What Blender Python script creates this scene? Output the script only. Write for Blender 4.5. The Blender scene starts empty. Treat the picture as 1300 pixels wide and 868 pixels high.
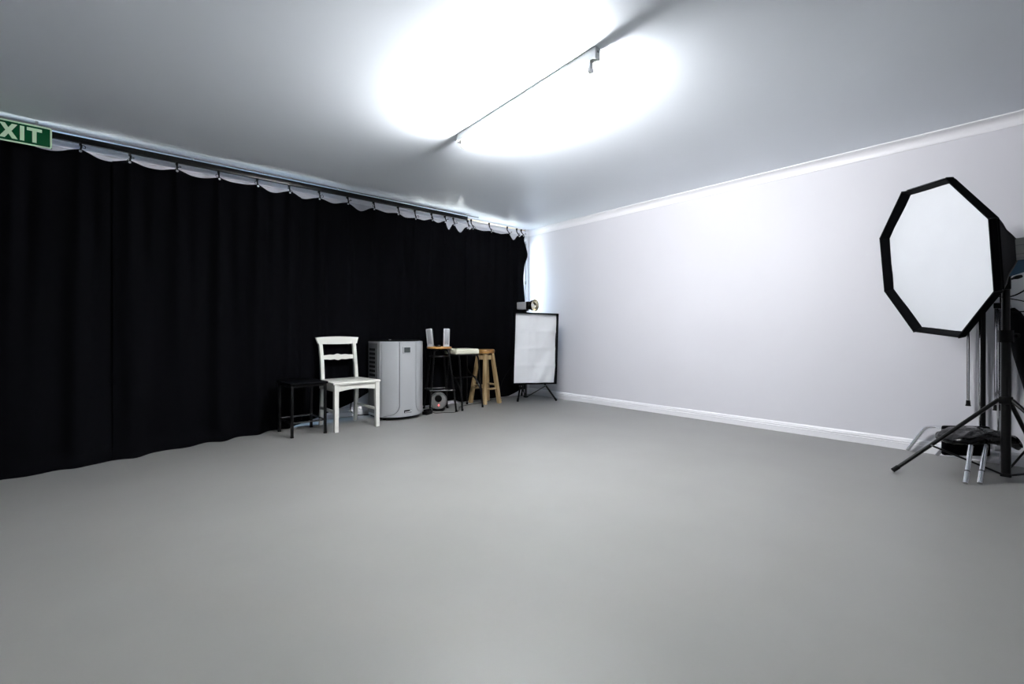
import bpy, bmesh, math, random
from mathutils import Vector, Matrix
random.seed(7)
S = bpy.context.scene
COL = S.collection
PI = math.pi

# ------------------------------------------------------------------ camera, world, sun, exposure
cam_d = bpy.data.cameras.new('camera'); cam = bpy.data.objects.new('camera', cam_d); COL.objects.link(cam)
cam.location = (0, 0, 0.92); cam.rotation_euler = (PI / 2, 0, -math.atan2(.6616, .7498))
cam_d.sensor_width = 36; cam_d.lens = 16.006; cam_d.shift_y = -0.01; cam_d.clip_start = 0.02
S.camera = cam
S.view_settings.view_transform = 'Standard'; S.view_settings.look = 'None'
S.view_settings.gamma = 1; S.view_settings.use_curve_mapping = False
S.view_settings.exposure = 1.08
TUBE_STRENGTH = 370.0
world = bpy.data.worlds.new('sky'); S.world = world; world.use_nodes = True
bg = world.node_tree.nodes['Background']
bg.inputs[0].default_value = (.50, .70, 1.0, 1); bg.inputs[1].default_value = 5.0
sun_d = bpy.data.lights.new('sun', 'SUN'); sun_d.energy = 60; sun_d.angle = .01; sun_d.color = (1, .96, .9)
sun = bpy.data.objects.new('sun', sun_d); COL.objects.link(sun)
sun.rotation_euler = (math.radians(38), math.radians(12), 0)       # comes over the roof, lights the yard outside the windows
sun.location = (0, -4, 8)

# ------------------------------------------------------------------ materials
def mat(name, col, rough=.5, metal=0, var=0.0, scale=8, bump=0.0, bscale=60, spec=.5, sheen=0, emit=None, estr=0, coat=0):
    m = bpy.data.materials.new(name); m.use_nodes = True
    nt = m.node_tree; b = nt.nodes['Principled BSDF']
    b.inputs['Base Color'].default_value = (*col, 1); b.inputs['Roughness'].default_value = rough
    b.inputs['Metallic'].default_value = metal; b.inputs['Specular IOR Level'].default_value = spec
    if sheen: b.inputs['Sheen Weight'].default_value = sheen
    if coat: b.inputs['Coat Weight'].default_value = coat
    tc = nt.nodes.new('ShaderNodeTexCoord')
    if var:
        n = nt.nodes.new('ShaderNodeTexNoise'); n.inputs['Scale'].default_value = scale; n.inputs['Detail'].default_value = 5
        nt.links.new(tc.outputs['Object'], n.inputs['Vector'])
        r = nt.nodes.new('ShaderNodeValToRGB')
        r.color_ramp.elements[0].position = .3; r.color_ramp.elements[1].position = .7
        r.color_ramp.elements[0].color = (*[c * (1 - var) for c in col], 1)
        r.color_ramp.elements[1].color = (*[min(1, c * (1 + var)) for c in col], 1)
        nt.links.new(n.outputs['Fac'], r.inputs['Fac']); nt.links.new(r.outputs['Color'], b.inputs['Base Color'])
    if bump:
        n2 = nt.nodes.new('ShaderNodeTexNoise'); n2.inputs['Scale'].default_value = bscale; n2.inputs['Detail'].default_value = 4
        nt.links.new(tc.outputs['Object'], n2.inputs['Vector'])
        bp = nt.nodes.new('ShaderNodeBump'); bp.inputs['Strength'].default_value = bump; bp.inputs['Distance'].default_value = .01
        nt.links.new(n2.outputs['Fac'], bp.inputs['Height']); nt.links.new(bp.outputs['Normal'], b.inputs['Normal'])
    if emit:
        b.inputs['Emission Color'].default_value = (*emit, 1); b.inputs['Emission Strength'].default_value = estr
    return m

def wood_mat(name, c1, c2, scale=14, axis=(1, 1, .08), rough=.5):
    m = mat(name, c1, rough); nt = m.node_tree; b = nt.nodes['Principled BSDF']
    tc = nt.nodes.new('ShaderNodeTexCoord'); mp = nt.nodes.new('ShaderNodeMapping'); mp.inputs['Scale'].default_value = axis
    n = nt.nodes.new('ShaderNodeTexNoise'); n.inputs['Scale'].default_value = scale; n.inputs['Detail'].default_value = 6
    r = nt.nodes.new('ShaderNodeValToRGB'); r.color_ramp.elements[0].position = .35; r.color_ramp.elements[1].position = .65
    r.color_ramp.elements[0].color = (*c1, 1); r.color_ramp.elements[1].color = (*c2, 1)
    nt.links.new(tc.outputs['Object'], mp.inputs['Vector']); nt.links.new(mp.outputs['Vector'], n.inputs['Vector'])
    nt.links.new(n.outputs['Fac'], r.inputs['Fac']); nt.links.new(r.outputs['Color'], b.inputs['Base Color'])
    return m

def glass_mat():
    m = bpy.data.materials.new('window_glass'); m.use_nodes = True; nt = m.node_tree; nt.nodes.clear()
    o = nt.nodes.new('ShaderNodeOutputMaterial'); mx = nt.nodes.new('ShaderNodeMixShader')
    t = nt.nodes.new('ShaderNodeBsdfTransparent'); g = nt.nodes.new('ShaderNodeBsdfGlossy'); g.inputs['Roughness'].default_value = .02
    t.inputs[0].default_value = (.93, .96, .96, 1); mx.inputs[0].default_value = .06
    nt.links.new(t.outputs[0], mx.inputs[1]); nt.links.new(g.outputs[0], mx.inputs[2]); nt.links.new(mx.outputs[0], o.inputs[0])
    return m

M = dict(
    wall=mat('wall_paint', (.68, .68, .72), .55, var=.012, scale=1.5, bump=.02, bscale=180),
    ceil=mat('ceiling_paint', (.81, .865, .92), .4, var=.01, scale=1.2),
    trim=mat('trim_paint', (.86, .86, .89), .4),
    floor=mat('floor_paint', (.250, .249, .239), .42, var=.035, scale=2.2, bump=.03, bscale=220, spec=.35),
    ground=mat('concrete', (.55, .54, .52), .8, var=.1, scale=3),
    cloth=mat('black_cloth', (.0015, .0016, .0024), .9, var=.15, scale=40, bump=.15, bscale=350, spec=.045),
    blackm=mat('black_metal', (.0018, .0018, .002), .3, spec=.25),
    blackp=mat('black_plastic', (.0018, .0018, .002), .4, spec=.16),
    blackf=mat('black_nylon', (.0013, .0015, .0022), .65, bump=.1, bscale=300, spec=.05),
    vinyl=mat('black_vinyl', (.0012, .0012, .0016), .16, bump=.6, bscale=30, spec=.4),
    rubber=mat('black_rubber', (.002, .002, .002), .6, spec=.12),
    chrome=mat('chrome', (.85, .86, .89), .1, metal=1),
    steel=mat('steel', (.6, .61, .63), .3, metal=1),
    brass=mat('brass', (.75, .6, .32), .3, metal=1),
    greystrip=mat('grey_strip', (.22, .23, .24), .5),
    white_lacquer=mat('white_lacquer', (.80, .80, .74), .28, var=.01, scale=5, coat=.2),
    batten=mat('batten_enamel', (.60, .62, .62), .3),
    tube=mat('tube_glow', (1, 1, 1), .3, emit=(.985, .985, 1.0), estr=TUBE_STRENGTH),
    acsilver=mat('ac_silver', (.44, .455, .47), .36, metal=.2, var=.02, scale=3),
    acdark=mat('ac_grey', (.16, .165, .17), .5),
    screen=mat('display_glass', (.05, .06, .06), .12, var=.3, scale=12),
    diff=mat('diffuser_white', (.70, .72, .745), .7, var=.012, scale=7, bump=.12, bscale=9),
    octdiff=mat('octabox_diffuser', (.68, .70, .73), .75, var=.015, scale=5, bump=.10, bscale=8),
    pine=wood_mat('pine_seat', (.55, .26, .06), (.72, .38, .11), 10, (1, .15, 1), .35),
    oldwood=wood_mat('weathered_wood', (.26, .16, .065), (.50, .37, .20), 22, (1, 1, .12), .6),
    oldseat=wood_mat('worn_seat', (.20, .085, .022), (.48, .27, .08), 16, (1, 1, 1), .35),
    cream=mat('cream_vinyl', (.72, .71, .58), .42, var=.02, scale=9),
    spk=mat('speaker_silver', (.55, .56, .58), .35, metal=.3),
    grille=mat('speaker_grille', (.30, .31, .33), .5, metal=.2),
    sub=mat('sub_grey', (.22, .22, .215), .4, metal=.2),
    led=mat('red_led', (.8, .02, .02), .3, emit=(1, .06, .05), estr=3),
    green=mat('sign_green', (.0, .055, .018), .5, spec=.1),
    pale=mat('sign_pale', (.52, .70, .50), .4),
    casing=mat('grey_casing', (.30, .31, .29), .5),
    teal=mat('teal_plastic', (.004, .06, .13), .45),
    red=mat('red_plastic', (.12, .012, .01), .4),
    gold=mat('reflector_metal', (.85, .8, .66), .14, metal=1, bump=.4, bscale=45),
    winframe=mat('window_frame_white', (.80, .80, .82), .4),
    glass=glass_mat(),
)

# ------------------------------------------------------------------ mesh helpers
def frame_of(t):
    t = Vector(t).normalized()
    a = Vector((0, 0, 1)) if abs(t.z) < .95 else Vector((1, 0, 0))
    u = a.cross(t).normalized(); v = t.cross(u).normalized()
    return u, v

class MB:
    def __init__(self): self.v = []; self.f = []
    def add(self, vs, fs):
        o = len(self.v); self.v += [tuple(p) for p in vs]; self.f += [tuple(i + o for i in f) for f in fs]; return self
    def box(self, c, s, rot=None):
        x, y, z = [k / 2 for k in s]
        P = [Vector(p) for p in ((-x, -y, -z), (x, -y, -z), (x, y, -z), (-x, y, -z), (-x, -y, z), (x, -y, z), (x, y, z), (-x, y, z))]
        if rot is not None: P = [rot @ p for p in P]
        c = Vector(c)
        return self.add([p + c for p in P], [(3, 2, 1, 0), (4, 5, 6, 7), (0, 1, 5, 4), (1, 2, 6, 5), (2, 3, 7, 6), (3, 0, 4, 7)])
    def bb(self, lo, hi):
        return self.box([(a + b) / 2 for a, b in zip(lo, hi)], [b - a for a, b in zip(lo, hi)])
    def rbox(self, c, s, b=.005, rot=None, seg=2):
        bm = bmesh.new(); bmesh.ops.create_cube(bm, size=1)
        bmesh.ops.scale(bm, vec=s, verts=bm.verts)
        bmesh.ops.bevel(bm, geom=bm.edges[:], offset=b, segments=seg, affect='EDGES', profile=.5)
        bm.verts.index_update(); c = Vector(c)
        vs = [(rot @ v.co if rot is not None else v.co) + c for v in bm.verts]
        fs = [[v.index for v in f.verts] for f in bm.faces]; bm.free()
        return self.add(vs, fs)
    def tube(self, path, r, n=10, cap=True, rot0=0.0):
        path = [Vector(p) for p in path]; rs = r if isinstance(r, (list, tuple)) else [r] * len(path)
        vs = []; fs = []; u = None
        for i, p in enumerate(path):
            a = path[max(0, i - 1)]; b = path[min(len(path) - 1, i + 1)]; t = (b - a).normalized()
            if u is None: u, w = frame_of(t)
            else:
                u = (u - t * u.dot(t)).normalized(); w = t.cross(u).normalized()
            for k in range(n):
                an = rot0 + 2 * PI * k / n; vs.append(p + (u * math.cos(an) + w * math.sin(an)) * rs[i])
        for i in range(len(path) - 1):
            for k in range(n):
                fs.append((i * n + k, i * n + (k + 1) % n, (i + 1) * n + (k + 1) % n, (i + 1) * n + k))
        if cap:
            fs.append(tuple(reversed(range(n)))); fs.append(tuple((len(path) - 1) * n + k for k in range(n)))
        return self.add(vs, fs)
    def cyl(self, a, b, r, n=14, r2=None): return self.tube([a, b], [r, r if r2 is None else r2], n)
    def lathe(self, o, axis, prof, n=24, up=None, rot0=0.0):
        """prof: (radius, distance along axis)"""
        o = Vector(o); t = Vector(axis).normalized(); u, w = frame_of(t)
        vs = []; fs = []
        for r, d in prof:
            for k in range(n):
                an = rot0 + 2 * PI * k / n; vs.append(o + t * d + (u * math.cos(an) + w * math.sin(an)) * max(r, 1e-5))
        for i in range(len(prof) - 1):
            for k in range(n):
                fs.append((i * n + k, i * n + (k + 1) % n, (i + 1) * n + (k + 1) % n, (i + 1) * n + k))
        fs.append(tuple(reversed(range(n)))); fs.append(tuple((len(prof) - 1) * n + k for k in range(n)))
        return self.add(vs, fs)
    def prism(self, pts, o, u, v, d):
        """polygon pts (a,b) in plane o+a*u+b*v extruded by vector d"""
        o, u, v, d = Vector(o), Vector(u), Vector(v), Vector(d); n = len(pts)
        A = [o + u * a + v * b for a, b in pts]
        fs = [tuple(range(n)), tuple(reversed(range(n, 2 * n)))] + [(k, n + k, n + (k + 1) % n, (k + 1) % n) for k in range(n)]
        return self.add(A + [p + d for p in A], fs)
    def build(self, name, m, parent=None, world=True, smooth=True, ang=35):
        me = bpy.data.meshes.new(name); vs = self.v
        if parent is not None and world:
            root = parent
            while root.parent is not None: root = root.parent
            inv = root.matrix_basis.inverted(); vs = [inv @ Vector(p) for p in vs]
        me.from_pydata([tuple(p) for p in vs], [], self.f)
        bm = bmesh.new(); bm.from_mesh(me); bmesh.ops.recalc_face_normals(bm, faces=bm.faces); bm.to_mesh(me); bm.free()
        if smooth:
            me.polygons.foreach_set('use_smooth', [True] * len(me.polygons)); me.set_sharp_from_angle(angle=math.radians(ang))
        me.materials.append(M[m] if isinstance(m, str) else m)
        o = bpy.data.objects.new(name, me); COL.objects.link(o)
        if parent is not None: o.parent = parent
        return o

def tag(o, label, cat, group=None):
    o['label'] = label; o['category'] = cat
    if group: o['group'] = group
    return o
def thing(name, label, cat, loc=(0, 0, 0), rz=0, group=None):
    o = bpy.data.objects.new(name, None); COL.objects.link(o); o.location = loc; o.rotation_euler = (0, 0, rz)
    o.empty_display_size = .1
    return tag(o, label, cat, group)
def struct(o): o['kind'] = 'structure'; return o
def lerp_pts(x, pts):
    if x <= pts[0][0]: return pts[0][1]
    for (a, b), (c, d) in zip(pts, pts[1:]):
        if x <= c: return b + (d - b) * (x - a) / (c - a)
    return pts[-1][1]
def cos_pts(x, pts):
    if x <= pts[0][0]: return pts[0][1]
    for (a, b), (c, d) in zip(pts, pts[1:]):
        if x <= c:
            t = (x - a) / (c - a); t = (1 - math.cos(PI * t)) / 2; return b + (d - b) * t
    return pts[-1][1]
def bez(pts, n=14):
    pts = [Vector(p) for p in pts]; out = []
    P = [pts[0] * 2 - pts[1]] + pts + [pts[-1] * 2 - pts[-2]]
    for i in range(1, len(P) - 2):
        for k in range(n):
            t = k / n; a, b, c, d = P[i - 1:i + 3]
            out.append(.5 * ((2 * b) + (c - a) * t + (2 * a - 5 * b + 4 * c - d) * t * t + (3 * b - a - 3 * c + d) * t ** 3))
    out.append(pts[-1]); return out
def fillet(pts, r=.04, n=6):
    """polyline with rounded corners"""
    pts = [Vector(p) for p in pts]; out = [pts[0]]
    for a, b, c in zip(pts, pts[1:], pts[2:]):
        p = b + (a - b).normalized() * min(r, (a - b).length * .45); q = b + (c - b).normalized() * min(r, (c - b).length * .45)
        for k in range(n + 1):
            t = k / n; out.append(p.lerp(b, t).lerp(b.lerp(q, t), t))
    out.append(pts[-1]); return out

# ------------------------------------------------------------------ the room
XR, YW, H = 4.66, 4.90, 2.41           # right wall face, window wall face, ceiling
X0, Y0 = -2.7, -2.6
struct(MB().bb((X0 - .1, Y0 - .1, -.1), (XR + .1, YW + .1, 0)).build('floor', 'floor', smooth=False))
struct(MB().bb((X0 - .1, Y0 - .1, H), (XR + .1, YW + .1, H + .1)).build('ceiling', 'ceil', smooth=False))
struct(MB().bb((XR, Y0 - .1, 0), (XR + .1, YW + .1, H)).build('wall_right', 'wall', smooth=False))
struct(MB().bb((X0 - .1, Y0 - .1, 0), (X0, YW + .1, H)).build('wall_near', 'wall', smooth=False))
struct(MB().bb((X0, Y0 - .1, 0), (XR, Y0, H)).build('wall_back', 'wall', smooth=False))
# window wall with openings (x0, x1, z0, z1)
OPEN = [(-2.3, .2, .82, 2.20), (.75, 1.84, .20, 2.16), (2.72, 4.615, .80, 2.22)]
w = MB(); x = X0
for a, b, z0, z1 in OPEN:
    w.bb((x, YW, 0), (a, YW + .1, H))
    if z0 > 0: w.bb((a, YW, 0), (b, YW + .1, z0))
    w.bb((a, YW, z1), (b, YW + .1, H)); x = b
w.bb((x, YW, 0), (XR, YW + .1, H))
struct(w.build('wall_left', 'wall', smooth=False))
struct(MB().bb((-14, YW + .1, -.12), (20, 30, -.05)).build('ground', 'ground', smooth=False))

def glazing(name, a, b, z0, z1, nm, sill=True):
    root = bpy.data.objects.new(name, None); COL.objects.link(root); root.location = ((a + b) / 2, YW + .05, z0); struct(root)
    fw = .04; y0, y1 = YW + .02, YW + .08
    f = MB()
    f.bb((a, y0, z0), (a + fw, y1, z1)).bb((b - fw, y0, z0), (b, y1, z1)).bb((a, y0, z0), (b, y1, z0 + fw)).bb((a, y0, z1 - fw), (b, y1, z1))
    f.build('window_frame', 'winframe', root, smooth=False)
    xs = [a + fw + (b - a - 2 * fw) * k / nm for k in range(nm + 1)]
    for k in range(1, nm): MB().bb((xs[k] - .018, y0, z0 + fw), (xs[k] + .018, y1, z1 - fw)).build('mullion', 'winframe', root, smooth=False)
    for k in range(nm): MB().bb((xs[k], YW + .048, z0 + fw), (xs[k + 1], YW + .052, z1 - fw)).build('pane', 'glass', root, smooth=False)
    if sill: MB().bb((a - .03, YW - .03, z0 - .02), (min(b + .03, XR - .002), YW + .03, z0)).build('window_sill', 'winframe', root, smooth=False)
    return root
glazing('window_1', *OPEN[0], 3); glazing('window_2', *OPEN[1], 1); glazing('window_3', *OPEN[2], 2)

# cornices and skirtings
def cove(r=.07):
    p = [(0, 0), (0, -.078), (.006, -.078), (.010, -.068)]
    for k in range(7):
        t = k / 6 * PI / 2; p.append((.010 + .050 * (1 - math.cos(t)), -.062 + .050 * math.sin(t)))
    p += [(.066, -.008), (.074, -.008), (.074, 0)]
    return p
struct(MB().prism(cove(), (XR, Y0, H), (-1, 0, 0), (0, 0, 1), (0, YW - Y0, 0)).build('trim_1', 'trim'))
struct(MB().prism(cove(), (X0, YW, H), (0, -1, 0), (0, 0, 1), (XR - X0, 0, 0)).build('trim_2', 'trim'))
struct(MB().prism(cove(), (X0, Y0, H), (1, 0, 0), (0, 0, 1), (0, YW - Y0, 0)).build('trim_3', 'trim'))
BP = [(0, 0), (.018, 0), (.018, .050), (.0125, .0535), (.0165, .056), (.0165, .066), (.011, .070), (.0145, .073), (.011, .084), (.004, .090), (0, .090)]
struct(MB().prism(BP, (XR, Y0, 0), (-1, 0, 0), (0, 0, 1), (0, YW - Y0, 0)).build('baseboard_right', 'trim'))
bl = MB()
for a, b in ((X0, XR),): bl.prism(BP, (a, YW, 0), (0, -1, 0), (0, 0, 1), (b - a, 0, 0))
struct(bl.build('baseboard_left', 'trim'))

# ------------------------------------------------------------------ curtain rail, wire and curtains
RY = 4.74
rail = thing('curtain_rail', 'long black curtain rail fixed under the white ceiling along the window wall', 'curtain rail', (.6, RY, H))
MB().rbox(((-2.4 + 3.41) / 2, RY, 2.363), (5.81, .026, .048), .004).build('track', 'blackm', rail)
MB().bb((-2.4, RY - .008, H - .007), (3.6, RY + .012, H)).build('mounting_strip', 'greystrip', rail, smooth=False)
for px in (-2.0, -.7, .527, 1.764, 2.961):
    MB().cyl((px, RY, 2.386), (px, RY, 2.404), .006).cyl((px, RY, 2.3995), (px, RY, 2.4035), .014).build('post', 'steel', rail)
MB().rbox((3.412, RY, 2.363), (.012, .03, .052), .003).build('end_cap', 'blackp', rail)
wire = thing('curtain_wire', 'thin brass curtain wire running from the black rail into the corner', 'curtain wire', (4.0, 4.80, 2.378))
MB().cyl((3.40, 4.80, 2.380), (4.493, 4.80, 2.376), .0045, 8).build('rod', 'brass', wire)
for px in (3.44, 4.49):
    MB().cyl((px, 4.80, 2.358), (px, 4.80, 2.394), .006, 8).cyl((px, 4.80, 2.385), (px, 4.83, 2.385), .005, 8).build('bracket', 'steel', wire)

# hook points (x, eyelet height) and the sagging points of the hem between them
HK = [(-2.1, 2.27), (-1.8, 2.27), (-1.5, 2.265), (-1.2, 2.27), (-.9, 2.27), (-.52, 2.272), (-.168, 2.279), (.116, 2.261), (.42, 2.263), (.719, 2.259), (1.023, 2.263),
      (1.30, 2.26), (1.58, 2.255), (1.871, 2.26), (2.159, 2.256), (2.451, 2.251), (2.666, 2.232), (2.89, 2.253), (3.08, 2.262), (3.204, 2.245),
      (3.425, 2.243), (3.52, 2.251), (3.82, 2.252), (4.142, 2.262), (4.319, 2.262), (4.405, 2.28)]
LOW = {(-.52): 2.248, -.168: 2.248, .116: 2.249, .42: 2.247, .719: 2.262, 1.023: 2.237, 1.30: 2.236, 1.58: 2.246, 1.871: 2.217, 2.159: 2.252, 2.451: 2.235,
       2.666: 2.243, 2.89: 2.246, 3.08: 2.184, 3.204: 2.174, 3.425: 2.235, 3.52: 2.252, 3.82: 2.255, 4.142: 2.205, 4.319: 2.268}
TOP = []
for (a, za), (b, zb) in zip(HK, HK[1:]):
    TOP += [(a, za + .016), ((a + b) / 2, LOW.get(a, 2.245))]
TOP.append((HK[-1][0], HK[-1][1] + .016)); TOP.append((4.47, 2.285))
YB = [(-2.3, 4.2), (-.4, 4.29), (.04, 4.385), (.6, 4.575), (1.13, 4.665), (1.35, 4.71), (2.2, 4.80), (2.7, 4.862), (3.6, 4.862), (4.0, 4.85), (4.5, 4.82)]
ZB = [(-2.3, .0), (1.30, .0), (1.5, .045), (1.80, .125), (1.97, .18), (2.25, .33), (2.5, .33), (2.72, .03), (2.95, .02), (3.05, .045), (3.30, .05), (3.40, .012), (4.0, .012), (4.2, .02), (4.32, .06), (4.4, .09), (4.5, .09)]
def hash1(i): return (math.sin(i * 127.1 + 3.3) * 43758.5453) % 1
def fold(x, s):
    y = 0
    for i, (hx, _) in enumerate(HK):
        if abs(hx - x) < .8:
            sk = (hash1(i) - .5) * .10 * s          # each pleat wanders sideways as it drops
            wd = .018 + .045 * min(1, s * 2.2)
            y -= (.022 + .022 * min(1, 3 * s)) * (.6 + .8 * hash1(i + 50)) * math.exp(-((x - hx - sk) / wd) ** 2)
            sk2 = .085 + (hash1(i + 9) - .5) * .12 * s
            y += .022 * min(1, s * 4 + .2) * math.exp(-((x - hx - sk2) / (.03 + .03 * s)) ** 2)
    y += .010 * math.sin(x * 17 + 2 * math.sin(x * 3.1) + s * 1.5) * min(1, s * 2) + .006 * math.sin(x * 41 + s * 3) * (1 - s)
    return y
def curtain(label, xa, xb, off, rightwave=False):
    nx = int((xb - xa) / .011); nz = 60; vs = []; fs = []
    for i in range(nx + 1):
        x = xa + (xb - xa) * i / nx; zt = cos_pts(x, TOP); zb = lerp_pts(x, ZB); yb = lerp_pts(x, YB)
        yt = RY + .03 * min(1, max(0, (x - 3.28) / .2))
        for j in range(nz + 1):
            s = j / nz; z = zt + (zb - zt) * s
            sf = 1 if x < 1.5 else max(.45, 1 - .55 * (x - 1.5) / .9)
            h = s ** 1.25
            y = yt + (yb - yt) * h + fold(x, s) * (sf * (1 if s < .5 else 1 - (1 - sf) * (s - .5))) + off * (1 - .6 * s)
            if x < 1.35:
                pud = max(0, min(1, (1.35 - x) / .6)); t = max(0, (s - .955) / .045)
                y -= t * t * .07 * pud + .010 * pud * math.sin(x * 23 + s * 60) * t
            y = min(y, YW - .024)
            xx = x
            if rightwave and i > nx - 14:
                k = (i - (nx - 14)) / 14
                d = 2.3 - z
                xx += k * (.045 * math.exp(-((d - .28) / .10) ** 2) - .03 * math.exp(-((d - .62) / .25) ** 2) - .03 * math.exp(-((d - .06) / .08) ** 2) + .03 * max(0, d - .8))
            vs.append((xx, y, z))
    for i in range(nx):
        for j in range(nz):
            a = i * (nz + 1) + j; fs.append((a, a + 1, a + nz + 2, a + nz + 1))
    root = thing('curtain', label, 'curtain', ((xa + xb) / 2, RY, 0), 0, 'black curtains along the window wall')
    o = MB().add(vs, fs).build('cloth', 'cloth', root, ang=180)
    sm = o.modifiers.new('thickness', 'SOLIDIFY'); sm.thickness = .004; sm.offset = 0
    return root, o
CURT = [
    curtain('black cloth curtain hanging behind the green exit sign, hem trailing on the floor', -2.3, .035, .008),
    curtain('plain black cloth curtain next to the one behind the exit sign, reaching the floor', .012, 1.41, -.010),
    curtain('black cloth curtain behind the white chair with its hem pulled up off the floor', 1.385, 3.43, .004),
    curtain('black cloth curtain ending at the bright window corner behind the rectangular softbox', 3.405, 4.47, -.006, True)]
def eyelet(x, z, y, par):
    MB().lathe((x, y, z), (0, -1, 0), [(.0035, 0), (.0035, .003), (.008, .003), (.009, .001), (.009, 0)], 12).build('eyelet', 'steel', par)
RANGES = [(-2.3, .02), (.02, 1.40), (1.40, 3.42), (3.42, 4.6)]
ORD = 'first second third fourth fifth sixth seventh eighth ninth tenth eleventh twelfth thirteenth fourteenth fifteenth sixteenth'.split()
def clip(hx, hz, k):
    onwire = hx > 3.43
    top = 2.376 if onwire else 2.341
    yb_ = 4.80 if onwire else RY
    if onwire: lab = 'black clip, %s along the brass wire from the end of the black rail' % ORD[k - 21]
    elif k < 6: lab = 'black clip on the rail hidden behind the exit sign end of the curtain'
    else: lab = 'small black clip with cord, %s along the black rail from the exit sign' % ORD[k - 6]
    t = thing('curtain_clip', lab, 'curtain clip', (hx, yb_, top), 0, 'clips on the brass wire' if onwire else 'clips on the black rail')
    lean = .022 * (hash1(k + 21) - .3)
    if onwire:
        MB().rbox((hx, yb_ - .006, top - .006), (.02, .02, .03), .004).build('runner', 'blackp', t)
    else:
        MB().rbox((hx, yb_ - .002, top - .008), (.018, .03, .022), .004).build('runner', 'blackp', t)
    yf = yb_ - .022 - (.02 if not onwire else .05)
    MB().tube(bez([(hx, yb_ - .004, top - .01), (hx + lean * .4, yb_ - .012, (top + hz) / 2 + .01), (hx, yf + .006, hz + .006)], 5), [.008] * 5 + [.0065] * 5 + [.005], 8).build('strap', 'blackp', t)
    d = 1 if hash1(k) > .4 else -1
    zc = hz + .028
    pts = [(hx, yf, hz + .02), (hx + d * .012, yf - .006, zc + .01), (hx + d * .026, yf - .006, zc + .006), (hx + d * .027, yf - .006, zc - .010), (hx + d * .012, yf - .008, zc - .010), (hx, yf - .006, hz + .012)]
    if hash1(k + 5) > .5: pts = pts[:3] + [(hx - d * .006, yf - .01, hz + .02), (hx - d * .022, yf - .012, hz - .002)]
    MB().tube(bez(pts, 4), .0022, 6).build('cord', 'blackp', t)
for k, (hx, hz) in enumerate(HK):
    if hx < -.5: continue
    clip(hx, hz, k)
    i = [n for n, (a, b) in enumerate(RANGES) if a <= hx < b][0]
    yy = (RY if hx < 3.4 else RY + .03) + fold(hx, .01) + (.008, -.010, .004, -.006)[i] - .004
    eyelet(hx, hz, yy, CURT[i][1])

# ------------------------------------------------------------------ exit sign
SY = 4.64
sg = thing('exit_sign', 'green exit sign with pale lettering hanging in front of the black rail', 'sign', (-.50, SY, 2.226))
xl, xr, zl, zh = -.695, -.314, 2.229, 2.376
MB().rbox(((xl + xr) / 2, SY, (zl + zh) / 2), (xr - xl, .008, zh - zl), .003).build('panel', 'green', sg)
bw = .009; br = MB()
def rrect(x0, x1, z0, z1, r, n=5):
    p = []
    for cx, cz, a0 in ((x1 - r, z1 - r, 0), (x0 + r, z1 - r, 90), (x0 + r, z0 + r, 180), (x1 - r, z0 + r, 270)):
        for k in range(n + 1):
            a = math.radians(a0 + 90 * k / n); p.append((cx + r * math.cos(a), cz + r * math.sin(a)))
    return p
po = rrect(xl, xr, zl, zh, .012); pi_ = rrect(xl + bw, xr - bw, zl + bw, zh - bw, .006); n = len(po)
vs = [(a, SY - .0062, b) for a, b in po] + [(a, SY - .0062, b) for a, b in pi_] + [(a, SY - .003, b) for a, b in po] + [(a, SY - .003, b) for a, b in pi_]
fs = []
for k in range(n):
    q = (k + 1) % n
    fs += [(k, q, n + q, n + k), (2 * n + k, 3 * n + k, 3 * n + q, 2 * n + q), (k, 2 * n + k, 2 * n + q, q), (n + k, n + q, 3 * n + q, 3 * n + k)]
MB().add(vs, fs).build('border', 'pale', sg, smooth=False)
LZ, LH, st = 2.253, .100, .021
LET = {'E': (.066, [[(0, 0), (.066, 0), (.066, st), (st, st), (st, .040), (.060, .040), (.060, .060), (st, .060), (st, LH - st), (.066, LH - st), (.066, LH), (0, LH)]]),
       'X': (.088, [[(0, 0), (.027, 0), (.044, .030), (.061, 0), (.088, 0), (.058, .051), (.086, LH), (.060, LH), (.044, .072), (.028, LH), (.002, LH), (.030, .051)]]),
       'I': (.021, [[(0, 0), (st, 0), (st, LH), (0, LH)]]),
       'T': (.074, [[(.0265, 0), (.0475, 0), (.0475, LH - st), (.074, LH - st), (.074, LH), (0, LH), (0, LH - st), (.0265, LH - st)]])}
lx = {'E': -.643, 'X': -.569, 'I': -.471, 'T': -.438}
for ch in 'EXIT':
    for poly in LET[ch][1]:
        o = MB().prism(poly, (lx[ch], SY - .003, LZ), (1, 0, 0), (0, 0, 1), (0, -.003, 0)).build('letter', 'pale', sg, smooth=False)
        o['label'] = 'pale letter ' + ch
for px in (-.62, -.39): MB().bb((px - .008, SY - .002, zh - .004), (px + .008, SY + .003, H)).build('hanger', 'steel', sg, smooth=False)

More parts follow.
